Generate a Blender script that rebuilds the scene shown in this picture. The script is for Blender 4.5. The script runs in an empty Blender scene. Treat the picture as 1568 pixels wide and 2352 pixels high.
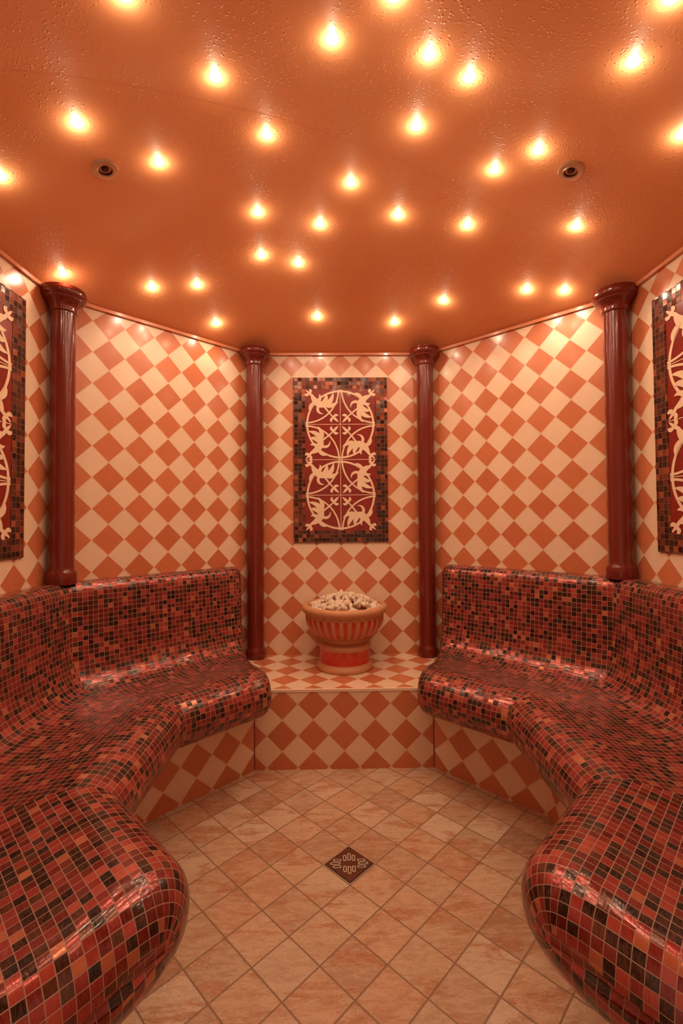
import bpy, bmesh, math, random
from mathutils import Vector, Matrix
random.seed(7)
S=1.05; A=S*(1+math.sqrt(2))/2   # octagon side, apothem
H=2.17; DOME=0.265; SHELF=0.37
BX=0.002; BY=0.096
scn=bpy.context.scene
try:
    scn.view_settings.view_transform='Standard'; scn.view_settings.look='None'
except Exception as e: print(e)

# ---------------------------------------------------------------- node helper
class NT:
    def __init__(s,name):
        s.m=bpy.data.materials.new(name); s.m.use_nodes=True
        s.t=s.m.node_tree; s.b=s.t.nodes['Principled BSDF']
    def n(s,ty,**k):
        x=s.t.nodes.new(ty)
        for a,v in k.items(): setattr(x,a,v)
        return x
    def put(s,sock,v):
        if isinstance(v,bpy.types.NodeSocket): s.t.links.new(v,sock)
        else: sock.default_value=v
    def math(s,op,a,b=0.0,c=0.0):
        x=s.n('ShaderNodeMath',operation=op)
        s.put(x.inputs[0],a); s.put(x.inputs[1],b); s.put(x.inputs[2],c)
        return x.outputs[0]
    def vm(s,op,a,b=(0,0,0),sc=None):
        x=s.n('ShaderNodeVectorMath',operation=op)
        s.put(x.inputs[0],a); s.put(x.inputs[1],b)
        if sc is not None: s.put(x.inputs['Scale'],sc)
        return x.outputs[0]
    def mix(s,f,a,b):
        x=s.n('ShaderNodeMix',data_type='RGBA')
        s.put(x.inputs[0],f); s.put(x.inputs[6],a); s.put(x.inputs[7],b)
        return x.outputs[2]
    def ramp(s,f,stops,interp='LINEAR'):
        x=s.n('ShaderNodeValToRGB'); s.put(x.inputs[0],f)
        r=x.color_ramp; r.interpolation=interp
        while len(r.elements)<len(stops): r.elements.new(0.5)
        for e,(p,c) in zip(r.elements,stops): e.position=p; e.color=c if len(c)==4 else (*c,1)
        return x.outputs[0]
    def noise(s,vec,scale,detail=3,rough=.5,dist=0):
        x=s.n('ShaderNodeTexNoise'); 
        if vec is not None: s.put(x.inputs['Vector'],vec)
        x.inputs['Scale'].default_value=scale; x.inputs['Detail'].default_value=detail
        x.inputs['Roughness'].default_value=rough; x.inputs['Distortion'].default_value=dist
        return x.outputs[0]
    def smooth(s,v,a,b):
        x=s.n('ShaderNodeMapRange',interpolation_type='SMOOTHSTEP')
        s.put(x.inputs[0],v); x.inputs[1].default_value=a; x.inputs[2].default_value=b
        return x.outputs[0]
    def bump(s,h,dist=.002,strength=1,normal=None):
        x=s.n('ShaderNodeBump'); x.inputs['Strength'].default_value=strength
        x.inputs['Distance'].default_value=dist; s.put(x.inputs['Height'],h)
        if normal is not None: s.put(x.inputs['Normal'],normal)
        return x.outputs[0]
    def out(s,col=None,rough=None,normal=None,coat=0,metal=0,spec=.5,coatr=.05):
        b=s.b
        if col is not None: s.put(b.inputs['Base Color'],col if isinstance(col,bpy.types.NodeSocket) else (*col[:3],1))
        if rough is not None: s.put(b.inputs['Roughness'],rough)
        if normal is not None: s.put(b.inputs['Normal'],normal)
        b.inputs['Coat Weight'].default_value=coat; b.inputs['Coat Roughness'].default_value=coatr
        s.put(b.inputs['Metallic'],metal); b.inputs['Specular IOR Level'].default_value=spec
        return s.m
    def cell(s,a,b,g):
        fa=s.math('FLOOR',a); fb=s.math('FLOOR',b)
        c=s.n('ShaderNodeCombineXYZ'); s.put(c.inputs[0],fa); s.put(c.inputs[1],fb)
        ra=s.math('ABSOLUTE',s.math('SUBTRACT',s.math('FRACT',a),.5))
        rb=s.math('ABSOLUTE',s.math('SUBTRACT',s.math('FRACT',b),.5))
        m=s.math('MAXIMUM',ra,rb)
        mask=s.math('SUBTRACT',1.0,s.smooth(m,.5-g*1.15,.5-g*.75))
        return c.outputs[0],mask,fa,fb
    def uvsep(s):
        u=s.n('ShaderNodeUVMap'); x=s.n('ShaderNodeSeparateXYZ')
        s.t.links.new(u.outputs[0],x.inputs[0]); return u.outputs[0],x.outputs[0],x.outputs[1]

DG=0.1455
def mat_diamond(name,orange=(.60,.18,.075),cream=(.85,.62,.43)):
    s=NT(name); uv,u,v=s.uvsep()
    k=1/DG
    a=s.math('MULTIPLY_ADD',s.math('ADD',u,v),k,.5)
    b=s.math('MULTIPLY_ADD',s.math('SUBTRACT',u,v),k,.5)
    idv,mask,fa,fb=s.cell(a,b,.016)
    par=s.math('FLOORED_MODULO',s.math('ADD',fa,fb),2.0)
    wn=s.n('ShaderNodeTexWhiteNoise'); s.put(wn.inputs['Vector'],idv)
    var=wn.outputs[0]
    nz=s.noise(uv,9,4,.6,1.0)
    f=s.math('MULTIPLY_ADD',var,.5,s.math('MULTIPLY',nz,.6))
    o=s.mix(f,(orange[0]*.9,orange[1]*.85,orange[2]*.8,1),(orange[0]*1.12,orange[1]*1.22,orange[2]*1.3,1))
    c=s.mix(f,(cream[0]*.94,cream[1]*.93,cream[2]*.92,1),(min(1,cream[0]*1.04),cream[1]*1.05,cream[2]*1.07,1))
    col=s.mix(par,o,c)
    col=s.mix(mask,(.82,.54,.36,1),col)
    nn=s.bump(mask,.0015,.6)
    return s.out(col,.25,nn,coat=.2,coatr=.12)

def mat_mosaic(name,pitch=.0208,bias=0):
    s=NT(name); uv,u,v=s.uvsep(); k=1/pitch
    a=s.math('MULTIPLY',u,k); b=s.math('MULTIPLY',v,k)
    idv,mask,fa,fb=s.cell(a,b,.042)
    wn=s.n('ShaderNodeTexWhiteNoise'); s.put(wn.inputs['Vector'],idv)
    st=s.n('ShaderNodeMapping'); s.put(st.inputs[0],s.vm('ADD',uv,s.vm('SCALE',wn.outputs[1],sc=3.0)))
    st.inputs['Scale'].default_value=(1,4.5,1)
    nz=s.noise(st.outputs[0],60,3,.6,.6)
    if bias==0:
        base=s.ramp(wn.outputs[0],[(0,(.010,.006,.005)),(.18,(.035,.015,.009)),(.28,(.10,.030,.013)),(.36,(.20,.020,.016)),(.49,(.36,.042,.034)),(.60,(.14,.012,.010)),(.71,(.28,.030,.025)),(.83,(.46,.078,.055)),(.915,(.22,.024,.016)),(.96,(.54,.17,.08))],'CONSTANT')
        gr=(.40,.22,.16,1)
    else:
        base=s.ramp(wn.outputs[0],[(0,(.012,.006,.004)),(.3,(.07,.022,.010)),(.5,(.14,.032,.014)),(.62,(.24,.05,.02)),(.78,(.03,.010,.006)),(.90,(.40,.10,.035)),(.95,(.20,.04,.018))],'CONSTANT')
        gr=(.20,.075,.045,1)
    streak=s.smooth(nz,.35,.75)
    col=s.mix(s.math('MULTIPLY',streak,.28),base,s.mix(.5,base,(.80,.26,.14,1)))
    col=s.mix(mask,gr,col)
    g=s.n('ShaderNodeNewGeometry')
    tilt=s.vm('SCALE',s.vm('SUBTRACT',wn.outputs[1],(.5,.5,.5)),sc=.18)
    nn=s.vm('NORMALIZE',s.vm('ADD',g.outputs['Normal'],tilt))
    nn=s.bump(s.math('MULTIPLY_ADD',nz,.25,mask),.0015,.5,nn)
    rough=s.math('MULTIPLY_ADD',mask,-.44,.60)
    return s.out(col,rough,nn,coat=.25 if bias==0 else .1,coatr=.08,metal=s.math('MULTIPLY',mask,.35))

def mat_floor():
    s=NT('stone_floor_tiles'); uv,u,v=s.uvsep(); P=.126; k=1/(P*math.sqrt(2))
    a=s.math('MULTIPLY_ADD',s.math('ADD',u,v),k,.5)
    b=s.math('MULTIPLY_ADD',s.math('SUBTRACT',u,v),k,.5)
    idv,mask,fa,fb=s.cell(a,b,.017)
    wn=s.n('ShaderNodeTexWhiteNoise'); s.put(wn.inputs['Vector'],idv)
    c=s.vm('ADD',uv,s.vm('SCALE',wn.outputs[1],sc=7.0))
    def grain(rot):
        mp=s.n('ShaderNodeMapping'); s.put(mp.inputs[0],c); mp.inputs['Rotation'].default_value=(0,0,rot); mp.inputs['Scale'].default_value=(1,3.4,1)
        return mp.outputs[0]
    pick=s.math('GREATER_THAN',wn.outputs[0],.5)
    g1=grain(.9); g2=grain(-.75)
    mv=s.n('ShaderNodeMix',data_type='VECTOR'); s.put(mv.inputs[0],pick); s.put(mv.inputs[4],g1); s.put(mv.inputs[5],g2); gv=mv.outputs[1]
    n1=s.noise(gv,4,5,.6,1.2); n2=s.noise(gv,20,5,.65,.8); n3=s.noise(gv,11,6,.7,2.0)
    fine=s.noise(uv,150,3,.7)
    sx=s.n('ShaderNodeSeparateXYZ'); s.put(sx.inputs[0],wn.outputs[1])
    base=s.ramp(sx.outputs[1],[(0,(.44,.25,.14)),(.2,(.64,.45,.29)),(.38,(.54,.28,.15)),(.55,(.70,.53,.37)),(.72,(.50,.33,.20)),(.86,(.62,.36,.21)),(1,(.38,.20,.11))])
    col=s.mix(s.math('MULTIPLY',s.smooth(n1,.52,.64),.75),base,(.50,.19,.08,1))
    col=s.mix(s.math('MULTIPLY',s.smooth(n2,.42,.62),.32),col,(.76,.60,.43,1))
    col=s.mix(s.math('MULTIPLY',s.smooth(n2,.50,.36),.25),col,(.40,.24,.13,1))
    vein=s.math('SUBTRACT',1.0,s.smooth(s.math('ABSOLUTE',s.math('SUBTRACT',n3,.5)),.0,.035))
    gate=s.smooth(n1,.45,.6)
    col=s.mix(s.math('MULTIPLY',s.math('MULTIPLY',vein,gate),.65),col,(.32,.11,.05,1))
    col=s.mix(s.math('MULTIPLY',s.smooth(fine,.46,.70),.35),col,(.34,.17,.09,1))
    col=s.mix(mask,(.30,.17,.10,1),col)
    h=s.math('ADD',s.math('MULTIPLY',n2,.35),mask)
    nn=s.bump(h,.002,.7)
    return s.out(col,s.math('MULTIPLY_ADD',n2,.3,.28),nn)

def mat_ceiling():
    s=NT('orange_lacquer_ceiling'); g=s.n('ShaderNodeNewGeometry'); p=g.outputs['Position']
    n=s.noise(p,1.6,3,.5,.5)
    col=s.ramp(n,[(.3,(.85,.345,.145)),(.7,(.90,.40,.18))])
    vo=s.n('ShaderNodeTexVoronoi'); s.put(vo.inputs['Vector'],p); vo.inputs['Scale'].default_value=95
    drop=s.math('SUBTRACT',1.0,s.smooth(vo.outputs['Distance'],.10,.40))
    big=s.noise(p,2.2,4,.6,.6)
    dens=s.smooth(big,.40,.58)
    wn=s.n('ShaderNodeTexWhiteNoise'); s.put(wn.inputs['Vector'],vo.outputs['Position'])
    drop=s.math('MULTIPLY',drop,s.math('MULTIPLY',dens,wn.outputs[0]))
    nn=s.bump(drop,.0024,.7)
    return s.out(col,.46,nn,coat=.10,coatr=.22,spec=.35)

def simple(name,col,rough=.4,metal=0,coat=0,var=.12,scale=20,bump=0):
    s=NT(name); t=s.n('ShaderNodeTexCoord')
    n=s.noise(t.outputs['Object'],scale,4,.6,.3)
    c=s.mix(n,(*[x*(1-var) for x in col],1),(*[min(1,x*(1+var)) for x in col],1))
    nn=s.bump(n,.002,bump) if bump else None
    return s.out(c,rough,nn,coat=coat,metal=metal)

M_wall=mat_diamond('diamond_wall_tile')
M_mos=mat_mosaic('red_glass_mosaic')
M_bord=mat_mosaic('copper_glass_mosaic',pitch=.0235,bias=1)
M_floor=mat_floor(); M_ceil=mat_ceiling()
M_col=simple('oxblood_gloss',(.165,.018,.009),.2,coat=.2,var=.15,scale=6)
M_field=simple('red_glazed_tile',(.25,.018,.010),.25,coat=.15,var=.3,scale=25)
M_orn=simple('cream_glaze',(.86,.63,.42),.35,coat=.1,var=.05)
M_terra=simple('terracotta_stone',(.60,.27,.125),.45,var=.15,scale=30,bump=.3)
M_redg=simple('red_glaze_band',(.58,.045,.022),.3,coat=.3,var=.3,scale=22)
M_peb=simple('pale_pebble',(.72,.56,.42),.6,var=.28,scale=30,bump=.4)
M_trim=simple('orange_trim',(.72,.26,.12),.3,coat=.3)
M_seam=simple('ceiling_seam',(.80,.32,.135),.5)
M_edge=simple('cream_edge_trim',(.88,.68,.50),.3)
M_dm=simple('drain_dark_metal',(.20,.085,.05),.35,metal=.7)
M_dl=simple('drain_bright_metal',(.80,.68,.52),.35,metal=.5)
M_blk=simple('dark_recess',(.05,.02,.012),.7)
M_grille=simple('speaker_metal',(.60,.38,.25),.3,metal=.7)
M_plaster=simple('hall_plaster',(.6,.45,.35),.8)
se=NT('spotlight_lens'); se.b.inputs['Emission Color'].default_value=(1,.80,.55,1); se.b.inputs['Emission Strength'].default_value=30; M_lamp=se.out((1,.9,.8),.3)
try: M_lamp.cycles.emission_sampling='NONE'
except Exception: pass

# ---------------------------------------------------------------- mesh helper
def make(name,verts,faces,mats,uvs=None,fm=None,smooth=False,parent=None):
    me=bpy.data.meshes.new(name); me.from_pydata([tuple(v) for v in verts],[],faces)
    if uvs:
        l=me.uv_layers.new(name='UVMap'); i=0
        for f in uvs:
            for c in f: l.data[i].uv=c; i+=1
    for m in (mats if isinstance(mats,list) else [mats]): me.materials.append(m)
    if fm:
        for p,k in zip(me.polygons,fm): p.material_index=k
    if smooth:
        for p in me.polygons: p.use_smooth=True
    me.update()
    o=bpy.data.objects.new(name,me); scn.collection.objects.link(o)
    if parent: o.parent=parent
    return o
class MB:
    def __init__(s): s.v=[];s.f=[];s.u=[];s.m=[]
    def face(s,pts,uv=None,m=0):
        i=len(s.v); s.v+=[tuple(p) for p in pts]; s.f.append(list(range(i,i+len(pts))))
        s.u.append(uv if uv else [(p[0],p[1]) for p in pts]); s.m.append(m)
    def box(s,o,X,Y,Z,m=0):
        o,X,Y,Z=map(Vector,(o,X,Y,Z))
        c=[o,o+X,o+X+Y,o+Y,o+Z,o+X+Z,o+X+Y+Z,o+Y+Z]
        for q in ((3,2,1,0),(4,5,6,7),(0,1,5,4),(1,2,6,5),(2,3,7,6),(3,0,4,7)):
            s.face([c[k] for k in q],None,m)
    def make(s,name,mats,**k): return make(name,s.v,s.f,mats,s.u,s.m,**k)
def lathe(profile,cx,cy,n=48,mb=None,rf=None,mf=None):
    v=[];f=[];fm=[]
    for (r,z) in profile:
        for j in range(n):
            a=2*math.pi*j/n; rr=rf(r,z,a) if rf else r
            v.append((cx+rr*math.cos(a),cy+rr*math.sin(a),z))
    for i in range(len(profile)-1):
        for j in range(n):
            k=(j+1)%n
            f.append([i*n+j,i*n+k,(i+1)*n+k,(i+1)*n+j])
            zm=(profile[i][1]+profile[i+1][1])/2
            fm.append(mf(i,zm,2*math.pi*(j+.5)/n) if mf else 0)
    f.append(list(range(n))[::-1]); fm.append(0)
    f.append([(len(profile)-1)*n+j for j in range(n)]); fm.append(0)
    return v,f,fm

# ---------------------------------------------------------------- room shell
ang=[math.radians(90+22.5+45*i) for i in range(8)]; R=A/math.cos(math.radians(22.5))
C=[Vector((R*math.cos(a),R*math.sin(a),0)) for a in ang]   # C0 back-left ... ccw
names=['left_back','left','left_front','front','right_front','right','right_back','back']
TH=.08; V0=2.10
for i in range(8):
    p=C[i]; q=C[(i+1)%8]; d=(q-p).normalized(); nin=Vector((-d.y,d.x,0))
    mb=MB()
    def W(t,z,o=0): return p+d*t-nin*o+Vector((0,0,z))
    def panel(t0,t1,z0,z1):
        fr=[W(t0,z0),W(t1,z0),W(t1,z1),W(t0,z1)]
        ouv=[(t-S/2,z-V0) for t,z in ((t0,z0),(t1,z0),(t1,z1),(t0,z1))]
        mb.face(fr,ouv,0)
        bk=[W(t0,z0,TH),W(t1,z0,TH),W(t1,z1,TH),W(t0,z1,TH)]
        mb.face(bk[::-1],None,1)
        for a,b in ((0,1),(1,2),(2,3),(3,0)): mb.face([fr[b],fr[a],bk[a],bk[b]],None,1)
    if names[i]=='front':
        panel(0,.1,0,H); panel(S-.1,S,0,H); panel(.1,S-.1,2.05,H)
    else: panel(0,S,0,H)
    mb.make('wall_'+names[i],[M_wall,M_plaster])
    tb=MB(); tb.box(W(0.01,H-.016,-.001),d*(S-.02),nin*.012,Vector((0,0,.015)))
    tb.make('trim_%d'%(i+1),M_trim)
fl=MB()
pts=[Vector((c.x,c.y,0)) for c in C]
fl.face(pts,[(p.x-BX,p.y-BY) for p in pts])
q=[(-.6,-2.6,0),(.6,-2.6,0),(.6,-A,0),(-.6,-A,0)]
fl.face(q,[(p[0]-BX,p[1]-BY) for p in q])
fl.make('floor',M_floor)
def ceil_z(x,y):
    g=max((x*math.cos(math.radians(90+45*i))+y*math.sin(math.radians(90+45*i)))/A for i in range(8))
    return H+DOME*(1-g*g)
v=[(0,0,H+DOME)];f=[];NS=12;NR=28;per=[]
for i in range(8):
    for k in range(NS): per.append(C[i].lerp(C[(i+1)%8],k/NS))
n=len(per)
for r in range(1,NR+1):
    g=r/NR
    for p in per: v.append((p.x*g,p.y*g,H+DOME*(1-g*g)))
for j in range(n): f.append([0,1+(j+1)%n,1+j])
for r in range(NR-1):
    for j in range(n):
        k=(j+1)%n; a=1+r*n
        f.append([a+j,a+k,a+n+k,a+n+j])
make('ceiling',v,f,M_ceil,smooth=True)
# faint welded seams of the stretched ceiling sheets (one line across, corner to corner)
sm=MB()
for c in (C[2],C[6]):
    side=Vector((-c.y,c.x,0)).normalized()*.0008
    for k in range(28):
        g0,g1=max(k,.2)/28,(k+1)/28
        a=Vector((c.x*g0,c.y*g0,H+DOME*(1-g0*g0)-.0010)); b=Vector((c.x*g1,c.y*g1,H+DOME*(1-g1*g1)-.0010))
        sm.face([a-side,b-side,b+side,a+side])
sm.make('trim_9',M_seam)

# ---------------------------------------------------------------- columns
def column(ci,z0):
    c=C[ci]; rad=c.normalized(); p=c-rad*.064
    z1=H-.002
    prof=[(.057,z0),(.059,z0+.008),(.059,z0+.045),(.056,z0+.055),(.051,z0+.062),(.0495,z0+.075),(.0485,z1-.12),
          (.0485,z1-.10),(.054,z1-.097),(.056,z1-.090),(.054,z1-.083),(.055,z1-.075),(.062,z1-.062),(.072,z1-.052),(.078,z1-.048),
          (.080,z1-.040),(.086,z1-.036),(.090,z1-.028),(.090,z1-.012),(.086,z1-.004),(.086,z1)]
    v,f,fm=lathe(prof,p.x,p.y,40)
    o=make('column',v,f,M_col)
    for k,pl in enumerate(o.data.polygons): pl.use_smooth=len(pl.vertices)==4
    m=o.modifiers.new('e','EDGE_SPLIT'); m.split_angle=math.radians(40)
for ci,z in ((0,SHELF),(7,SHELF),(1,.902),(6,.902),(2,.902),(5,.902)): column(ci,z)

# ---------------------------------------------------------------- shelf
SB=.48; fy=A-.572; hx=(A-SB)*math.sqrt(2)-fy
sh=MB(); Z=Vector((0,0,SHELF))
back=[Vector((-S/2,A,0)),Vector((S/2,A,0))]
wl=Vector((-S/2-.30,A-.30,0)); wr=Vector((S/2+.30,A-.30,0))
poly=[Vector((-hx,fy,0)),Vector((hx,fy,0)),wr,back[1],back[0],wl]
sh.face([p+Z for p in poly],[(p.x,p.y-A) for p in poly],0)
uvf=lambda a,z:(a,z-.302)
sh.face([poly[0],poly[1],poly[1]+Z,poly[0]+Z],[uvf(-hx,0),uvf(hx,0),uvf(hx,SHELF),uvf(-hx,SHELF)],0)
for a,b in ((1,2),(5,0)):
    sh.face([poly[a],poly[b],poly[b]+Z,poly[a]+Z],None,0)
sh.box((-hx,fy-.003,SHELF-.010),(2*hx,0,0),(0,.012,0),(0,0,.0115),1)
sh.make('tiled_ledge',[M_wall,M_edge])

# ---------------------------------------------------------------- benches
ctrl=[(0.0,.905),(.04,.907),(.075,.903),(.098,.885),(.108,.85),(.112,.78),(.118,.68),(.128,.59),(.148,.52),(.185,.475),(.24,.460),(.32,.458),(.42,.470),(.51,.486),(.575,.488),(.627,.468),(.657,.430),(.665,.384),(.650,.338),(.61,.302),(.55,.280),(.48,.270)]
def catmull(P,n):
    out=[]
    for i in range(len(P)-1):
        p0=P[max(i-1,0)];p1=P[i];p2=P[i+1];p3=P[min(i+2,len(P)-1)]
        for k in range(n):
            t=k/n
            out.append(tuple(.5*((2*p1[a])+(-p0[a]+p2[a])*t+(2*p0[a]-5*p1[a]+4*p2[a]-p3[a])*t*t+(-p0[a]+3*p1[a]-3*p2[a]+p3[a])*t**3) for a in (0,1)))
    out.append(P[-1]); return out
prof=catmull(ctrl,3)
for q in (.4,.3,.2,.1,0.0): prof.append((q,.270))
NP=len(prof)
arc=[0]
for i in range(1,NP): arc.append(arc[-1]+math.dist(prof[i],prof[i-1]))
SK=[]
for (d,h) in prof:
    c1=(min(max(d,0),.562),.376); c2=(min(.02,d),min(max(h,.376),.80))
    e1=math.dist((d,h),c1); e2=math.dist((d,h),c2)
    SK.append((c1,e1) if e1<e2 else (c2,e2))
K=math.tan(math.radians(22.5))
def bench(mx):
    segs=[]
    for i in range(3):
        p=C[i];q=C[i+1];d=(q-p).normalized();nn=Vector((-d.y,d.x,0)); segs.append((p,d,nn))
    rows=[]
    f0=lambda d:.105+.38*d
    def pt(i,ins):
        (qd,qh),e=SK[i]; f=min(.93,ins/max(e,1e-4)) if e>1e-4 else 0
        return prof[i][0]*(1-f)+qd*f, prof[i][1]*(1-f)+qh*f
    RF=.05; RN=.088
    def addrow(sg,fn,ins=0): rows.append((sg,[(fn(pt(i,ins)[0]),)+pt(i,ins) for i in range(NP)]))
    for k in range(8):
        ph=math.radians(90*k/7); ins=RF*(1-math.sin(ph)); 
        addrow(0,lambda d,ph=ph:f0(d)+RF*(1-math.cos(ph)),ins)
    f1=lambda d:S-K*d; g0=lambda d:K*d
    te=lambda d:.748-.055*(max(0,(d-.30)/.36))**2
    for k in range(1,25): addrow(0,lambda d,s=k/24:(f0(d)+RF)*(1-s)+f1(d)*s)
    for k in range(0,31): addrow(1,lambda d,s=k/30:g0(d)*(1-s)+f1(d)*s)
    for k in range(0,17): addrow(2,lambda d,s=k/16:g0(d)*(1-s)+(te(d)-RN)*s)
    for k in range(1,11):
        ph=math.radians(90*k/10); addrow(2,lambda d,ph=ph:te(d)-RN*(1-math.sin(ph)),RN*(1-math.cos(ph)))
    sx=-1 if mx else 1
    V=[];ts=[]
    for ri,(sg,r) in enumerate(rows):
        p,d,nn=segs[sg]
        for (t,dd,h) in r:
            w=p+d*t+nn*dd; V.append((w.x*sx,w.y,h)); ts.append((t,dd,h))
    F=[];U=[]
    off=[0,1.37,2.91]
    extra=[0]*len(rows)
    nr=len(rows)
    for k in range(1,11):
        extra[nr-11+k]=RN*math.radians(90*k/10)-RN*math.sin(math.radians(90*k/10))
    for k in range(8):
        ph=math.radians(90*k/7); extra[k]=-(RF*(math.pi/2-ph)-RF*math.cos(ph))
    for r in range(len(rows)-1):
        if rows[r][0]!=rows[r+1][0]: continue
        o=off[rows[r][0]]+(5.3 if mx else 0)
        for j in range(NP-1):
            a,b,c,e=r*NP+j,r*NP+j+1,(r+1)*NP+j+1,(r+1)*NP+j
            q=[a,b,c,e]; uu=[(ts[a][0]+o+extra[r],arc[j]),(ts[b][0]+o+extra[r],arc[j+1]),(ts[c][0]+o+extra[r+1],arc[j+1]),(ts[e][0]+o+extra[r+1],arc[j])]
            if mx: q=q[::-1];uu=uu[::-1]
            F.append(q);U.append(uu)
    for r,flip in ((0,True),(len(rows)-1,False)):
        idx=[r*NP+j for j in range(NP)]
        uu=[(ts[k][1]+9.1,ts[k][2]) for k in idx]
        if flip: idx=idx[::-1];uu=uu[::-1]
        if mx: idx=idx[::-1];uu=uu[::-1]
        F.append(idx);U.append(uu)
    nb=len(F)
    def P(sg,t,d): p,dd,nn=segs[sg]; return p+dd*t+nn*d
    path=[(P(0,.335,SB)),P(0,S-K*SB,SB),P(1,S-K*SB,SB),P(2,.66,SB),P(2,.66,0.0)]
    L=0
    for k in range(len(path)-1):
        a,b=path[k],path[k+1]; l=(b-a).length; z1=.30
        q=[(a.x*sx,a.y,0),(b.x*sx,b.y,0),(b.x*sx,b.y,z1),(a.x*sx,a.y,z1)]
        uu=[(L,-.302),(L+l,-.302),(L+l,z1-.302),(L,z1-.302)]
        if mx: q=q[::-1];uu=uu[::-1]
        i=len(V); V+=q; F.append([i,i+1,i+2,i+3]);U.append(uu); L+=l
    fm=[0]*nb+[1]*(len(F)-nb)
    o=make('mosaic_bench',V,F,[M_mos,M_wall],U,fm)
    bm=bmesh.new(); bm.from_mesh(o.data); bmesh.ops.remove_doubles(bm,verts=bm.verts,dist=1e-4)
    for fc in bm.faces: fc.smooth=fc.material_index==0 and len(fc.verts)==4
    bmesh.ops.recalc_face_normals(bm,faces=[fc for fc in bm.faces if fc.material_index==0])
    bm.to_mesh(o.data); bm.free()
bench(False); bench(True)

# ---------------------------------------------------------------- ornamental panels
def bez(a,b,c,d,n=14):
    o=[]
    for k in range(n+1):
        t=k/n;s=1-t
        o.append(tuple(s**3*a[i]+3*s*s*t*b[i]+3*s*t*t*c[i]+t**3*d[i] for i in (0,1)))
    return o
def arcp(cx,cy,r,a0,a1,n=20):
    return [(cx+r*math.cos(math.radians(a0+(a1-a0)*k/n)),cy+r*math.sin(math.radians(a0+(a1-a0)*k/n))) for k in range(n+1)]
def stroke(P,w):
    Lq=[];Rq=[];n=len(P)
    for i in range(n):
        a=P[max(i-1,0)];b=P[min(i+1,n-1)];dx,dy=b[0]-a[0],b[1]-a[1];l=math.hypot(dx,dy) or 1
        ww=w(i/(n-1))/2; Lq.append((P[i][0]-dy/l*ww,P[i][1]+dx/l*ww)); Rq.append((P[i][0]+dy/l*ww,P[i][1]-dx/l*ww))
    return [[Lq[i],Rq[i],Rq[i+1],Lq[i+1]] for i in range(n-1)]
cst=lambda c:(lambda t:c)
bulb=lambda a,m,b:(lambda t:(a*(1-t)+b*t)+1.15*m*math.sin(math.pi*t)**.8)
def motif():
    q=[]
    q+=stroke(arcp(0,0,.955,0,90),cst(.055))
    q+=stroke(arcp(1,1,.955,180,270),cst(.045))
    # corner fleur
    q+=stroke(bez((.78,.82),(.84,.86),(.90,.90),(.99,.99)),bulb(.05,.03,.02))
    q+=stroke(bez((.88,.90),(.84,.95),(.84,.99),(.89,1.01),8),bulb(.04,.05,.015))
    q+=stroke(bez((.90,.88),(.95,.84),(.99,.84),(1.01,.89),8),bulb(.04,.05,.015))
    # main acanthus leaf: curved body and separate curling lobes
    q+=stroke(bez((.82,.86),(.74,.62),(.56,.52),(.36,.58)),bulb(.05,.12,.07))
    q+=stroke(bez((.46,.57),(.32,.58),(.22,.72),(.20,.92)),bulb(.10,.07,.01))
    q+=stroke(bez((.42,.56),(.30,.50),(.18,.54),(.06,.66)),bulb(.09,.06,.01))
    q+=stroke(bez((.52,.60),(.42,.68),(.36,.78),(.42,.88),8),bulb(.08,.06,.01))
    q+=stroke(bez((.64,.66),(.58,.72),(.55,.78),(.60,.87),8),bulb(.06,.05,.01))
    # back-curling tail and side leaf
    q+=stroke(bez((.60,.56),(.70,.44),(.64,.30),(.48,.30)),bulb(.07,.03,.01))
    q+=stroke(bez((.72,.64),(.84,.58),(.90,.48),(.86,.36),8),bulb(.05,.06,.01))
    # stem towards the ring centre with small fleur
    q+=stroke(bez((.48,.54),(.40,.44),(.32,.32),(.20,.20)),bulb(.06,.00,.035))
    q+=stroke(bez((.22,.23),(.18,.18),(.12,.13),(.05,.06),8),bulb(.03,.05,.01))
    q+=stroke(bez((.21,.20),(.27,.15),(.28,.10),(.24,.06),8),bulb(.03,.05,.01))
    q+=stroke(bez((.20,.21),(.15,.27),(.10,.28),(.06,.24),8),bulb(.03,.05,.01))
    return q
MOT=motif()
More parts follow.
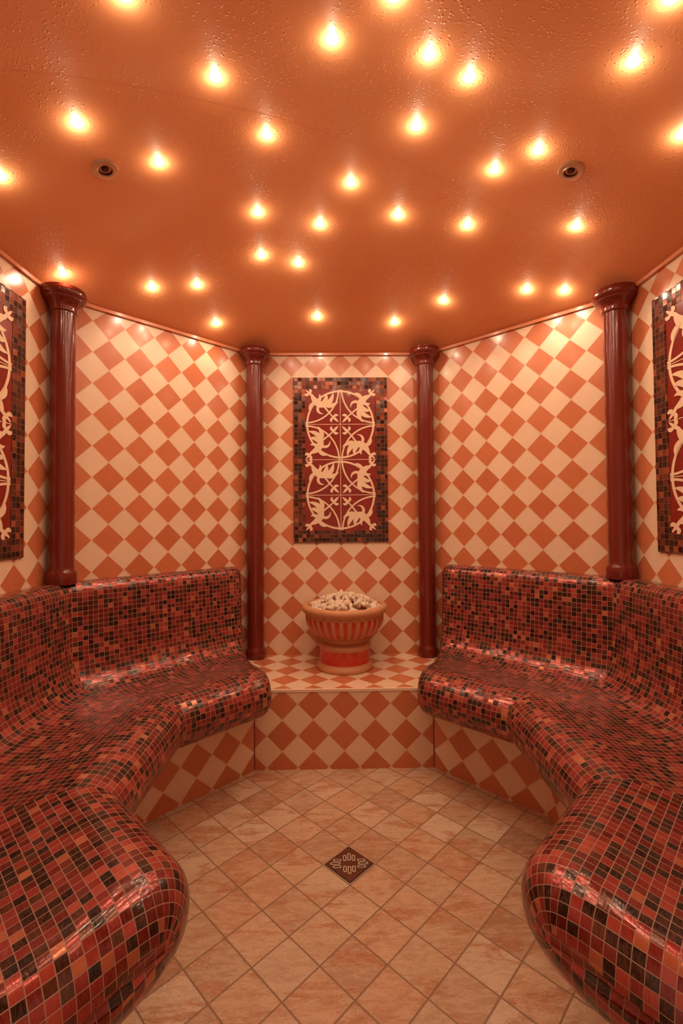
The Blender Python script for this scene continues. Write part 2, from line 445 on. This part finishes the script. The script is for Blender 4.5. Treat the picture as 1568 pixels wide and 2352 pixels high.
def panel_obj(o,d,nin,w,z0,z1,bw):
    mb=MB(); h=z1-z0
    def W(u,z,k): return o+d*u+nin*k+Vector((0,0,z))
    k=.008
    def quad(u0,u1,a,b,kk,m):
        mb.face([W(u0,a,kk),W(u1,a,kk),W(u1,b,kk),W(u0,b,kk)],[(u0+5,a),(u1+5,a),(u1+5,b),(u0+5,b)],m)
    quad(-w/2,w/2,z0,z0+bw,k,0);quad(-w/2,w/2,z1-bw,z1,k,0)
    quad(-w/2,-w/2+bw,z0+bw,z1-bw,k,0);quad(w/2-bw,w/2,z0+bw,z1-bw,k,0)
    quad(-w/2+bw,w/2-bw,z0+bw,z1-bw,k-.001,1)
    mb.box(W(-w/2,z0,0.0005),d*w,nin*(k-.003),Vector((0,0,h)),0)
    fw=w-2*bw; fh=h-2*bw; cu=fw/2; cv=fh/4
    zt=z1-bw
    quad(-.0016,.0016,z0+bw,z1-bw,k-.0005,2)
    for r in (1,2,3): quad(-cu,cu,zt-r*cv-.0016,zt-r*cv+.0016,k-.0004,2)
    for r in range(4):
        zc=zt-(1 if r<2 else 3)*cv
        sy=1 if r%2==0 else -1
        for sxx in (-1,1):
            swap=(sxx==1)^(r in(1,3))
            for qi,qd in enumerate(MOT):
                pts=[]
                for (a,b) in qd:
                    if swap: a,b=b,a
                    pts.append(W(sxx*a*cu*.985,zc+sy*b*cv*.985,k+.0002+qi*.000012))
                nn=sum(((pts[i]-pts[0]).cross(pts[i+1]-pts[0]) for i in (1,2)),Vector())
                if nn.dot(nin)<0: pts=pts[::-1]
                mb.face(pts,None,2)
    return mb.make('ornamental_tile_panel',[M_bord,M_field,M_orn])
panel_obj(Vector((0,A,0)),Vector((1,0,0)),Vector((0,-1,0)),.563,1.03,2.02,.0705)
panel_obj(Vector((-A,0,0)),Vector((0,1,0)),Vector((1,0,0)),.67,1.03,2.05,.075)
panel_obj(Vector((A,0,0)),Vector((0,-1,0)),Vector((-1,0,0)),.68,1.03,2.05,.075)

# ---------------------------------------------------------------- stone bowl
ux,uy=.012,1.035
up=[(.150,.3705),(.154,.376),(.152,.388),(.144,.396),(.139,.402),(.136,.408),(.136,.478),(.140,.484),(.143,.492),(.139,.502),(.124,.507),(.116,.512),(.118,.520),(.130,.524),(.134,.532),(.130,.540)]
for k in range(1,13):
    a=math.radians(90*k/12); up.append((.122+.090*math.sin(a),.545+.120*(1-math.cos(a))))
up+=[(.218,.670),(.228,.676),(.232,.688),(.230,.702),(.220,.710),(.204,.710),(.199,.700),(.196,.680),(.05,.670)]
NF=30
def rf(r,z,a):
    if .548<z<.655:
        w=math.sin((z-.548)/.107*math.pi)**.5
        return r+w*(.0050*math.cos(NF*a))
    return r
def mf(i,z,a):
    if .408<z<.478: return 1
    if .556<z<.652:
        return 1 if math.cos(NF*a)<.25 else 0
    return 0
v,f,fm=lathe(up,ux,uy,NF*8,rf=rf,mf=mf)
urn=make('pedestal_bowl',v,f,[M_terra,M_redg],fm=fm)
for p in urn.data.polygons: p.use_smooth=len(p.vertices)==4
m=urn.modifiers.new('e','EDGE_SPLIT'); m.split_angle=math.radians(50)
bm=bmesh.new()
rnd=random.Random(3)
for k in range(260):
    rr=.182*math.sqrt(rnd.random()); a=rnd.random()*6.283
    z=.696+.062*(1-(rr/.182)**1.6)+rnd.uniform(-.012,.006)
    s0=rnd.uniform(.012,.021)
    mt=Matrix.Translation((ux+rr*math.cos(a),uy+rr*math.sin(a),z))@Matrix.Rotation(rnd.random()*6.28,4,Vector((rnd.random()-.5,rnd.random()-.5,rnd.random()-.5)).normalized())@Matrix.Diagonal((s0*rnd.uniform(.9,1.4),s0*rnd.uniform(.7,1.05),s0*rnd.uniform(.6,.9),1))
    res=bmesh.ops.create_icosphere(bm,subdivisions=2,radius=1,matrix=mt)
    for vv in res['verts']: vv.co+=Vector((rnd.uniform(-1,1),rnd.uniform(-1,1),rnd.uniform(-1,1)))*s0*.07
for fc in bm.faces: fc.smooth=True
me=bpy.data.meshes.new('pebbles'); bm.to_mesh(me); bm.free(); me.materials.append(M_peb)
po=bpy.data.objects.new('pebbles',me); scn.collection.objects.link(po); po.parent=urn

# ---------------------------------------------------------------- floor drain
dr=MB(); hs=.063
def D(a,b,z): return Vector((BX+a,BY+b,z))
e=hs*math.sqrt(2)
def dia(r,z,m): dr.face([D(r,0,z),D(0,r,z),D(-r,0,z),D(0,-r,z)],None,m)
dia(e,.0012,1); dia(e-.004,.0016,2); dia(e-.007,.003,0)
for i in range(4):
    a0=[(e-.007,0),(0,e-.007),(-(e-.007),0),(0,-(e-.007))]
    p=a0[i];q=a0[(i+1)%4]
    dr.face([D(*p,.0016),D(*q,.0016),D(*q,.003),D(*p,.003)],None,0)
def pill(cx,cy,L,w,ang_,z,m):
    P=[]
    for k in range(17):
        a=math.radians(-90+180*k/16); P.append((L/2+w/2*math.cos(a),w/2*math.sin(a)))
    for k in range(17):
        a=math.radians(90+180*k/16); P.append((-L/2+w/2*math.cos(a),w/2*math.sin(a)))
    c,s=math.cos(ang_),math.sin(ang_)
    dr.face([D(cx+x*c-y*s,cy+x*s+y*c,z) for x,y in P],None,m)
for k,L in ((-1,.016),(0,.022),(1,.016)):
    for sgn in (-1,1):
        for (x,y,an) in ((k*.0150,sgn*(.030 if k==0 else .025),math.pi/2),(sgn*(.047 if k==0 else .041),k*.0145,0)):
            pill(x,y,L+.001,.0120,an,.0036,1); pill(x,y,L-.001,.0052,an,.0040,2)
dr.make('floor_drain',[M_dm,M_dl,M_blk])

# ---------------------------------------------------------------- camera
cam=bpy.data.cameras.new('camera'); co=bpy.data.objects.new('camera',cam); scn.collection.objects.link(co)
F=1066
cam.sensor_fit='VERTICAL'; cam.sensor_height=36; cam.lens=F/2352*36; cam.clip_start=.02
cam.shift_y=-14/2352
CL=Vector((-.04,-1.51,1.175))
Rm=Matrix.Rotation(math.radians(-.9),4,'Z')@Matrix.Rotation(math.radians(91.5),4,'X')@Matrix.Rotation(math.radians(-.45),4,'Z')
co.matrix_world=Matrix.Translation(CL)@Rm
scn.camera=co

# ---------------------------------------------------------------- ceiling fittings (plan positions, mm from the room centre)
lamps=[(-37,-338),(223,-304),(347,-247),(-361,-244),(733,-363),(-782,-172),(-250,-26),(232,-61),(633,-37),(-619,26),(529,75),(-1072,-77),(31,195),(-336,320),(229,347),(-90,407),(515,356),(907,251),(-359,563),(-199,633),(-1171,432),(-874,625),(-680,671),(527,829),(875,639),(1031,592),(-125,992),(303,1033),(-661,952),(977,-209),(-503,-490),(110,-453),(706,-534)]
SP=[(-787,2),(765,9)]
def cn(x,y):
    e=.01
    gx=(ceil_z(x+e,y)-ceil_z(x-e,y))/(2*e); gy=(ceil_z(x,y+e)-ceil_z(x,y-e))/(2*e)
    return Vector((gx,gy,-1)).normalized()
bm=bmesh.new(); lights=[]
PC=(1,.78,.54)
for q in lamps:
    x,y=q[0]/1000,q[1]/1000; nn=cn(x,y); p=Vector((x,y,ceil_z(x,y)))
    rot=nn.to_track_quat('Z','Y').to_matrix().to_4x4()
    bmesh.ops.create_uvsphere(bm,u_segments=16,v_segments=8,radius=1,matrix=Matrix.Translation(p+nn*.001)@rot@Matrix.Diagonal((.0125,.0125,.007,1)))
    lp=bpy.data.lights.new('bulb_glow','POINT'); lp.energy=.27; lp.color=PC; lp.shadow_soft_size=.007
    o=bpy.data.objects.new('bulb_glow',lp); o.location=p+nn*.020; lights.append(o)
    ls=bpy.data.lights.new('bulb_beam','SPOT'); ls.energy=2.4; ls.color=PC; ls.shadow_soft_size=.012; ls.spot_size=math.radians(165); ls.spot_blend=.9
    o=bpy.data.objects.new('bulb_beam',ls); o.location=p+nn*.026; o.rotation_euler=(0,0,0); lights.append(o)
for fc in bm.faces: fc.smooth=True
me=bpy.data.meshes.new('ceiling_spotlights'); bm.to_mesh(me); bm.free(); me.materials.append(M_lamp)
lo=bpy.data.objects.new('ceiling_spotlights',me); scn.collection.objects.link(lo)
for o in lights: scn.collection.objects.link(o); o.parent=lo
for q in SP:
    x,y=q[0]/1000,q[1]/1000; nn=cn(x,y); p=Vector((x,y,ceil_z(x,y)))
    pr=[(.041,.0),(.042,-.004),(.038,-.007),(.026,-.008),(.022,-.006),(.021,.0),(.020,.002),(.012,.002),(.010,-.004),(.006,-.006),(.001,-.006)]
    v,f,fm=lathe([(r,-z) for r,z in pr],0,0,32,mf=lambda i,z,a:1 if 4<=i<=9 else 0)
    rot=Matrix.Translation(p+nn*.001)@nn.to_track_quat('Z','Y').to_matrix().to_4x4()
    f=f[:-2]+[f[-1]]; fm=fm[:-2]+[fm[-1]]
    make('ceiling_speaker',[rot@Vector(c) for c in v],f,[M_grille,M_blk],fm=fm,smooth=False)

# ---------------------------------------------------------------- doorway
dd=MB()
for x in (-.424,.384): dd.box((x,-A-TH,0),(.04,0,0),(0,TH,0),(0,0,2.009))
dd.box((-.424,-A-TH,2.009),(.848,0,0),(0,TH,0),(0,0,.04))
dd.make('door_1',M_trim)
w=bpy.data.worlds.new('world'); scn.world=w; w.use_nodes=True
w.node_tree.nodes['Background'].inputs[0].default_value=(1,.66,.45,1); w.node_tree.nodes['Background'].inputs[1].default_value=.45
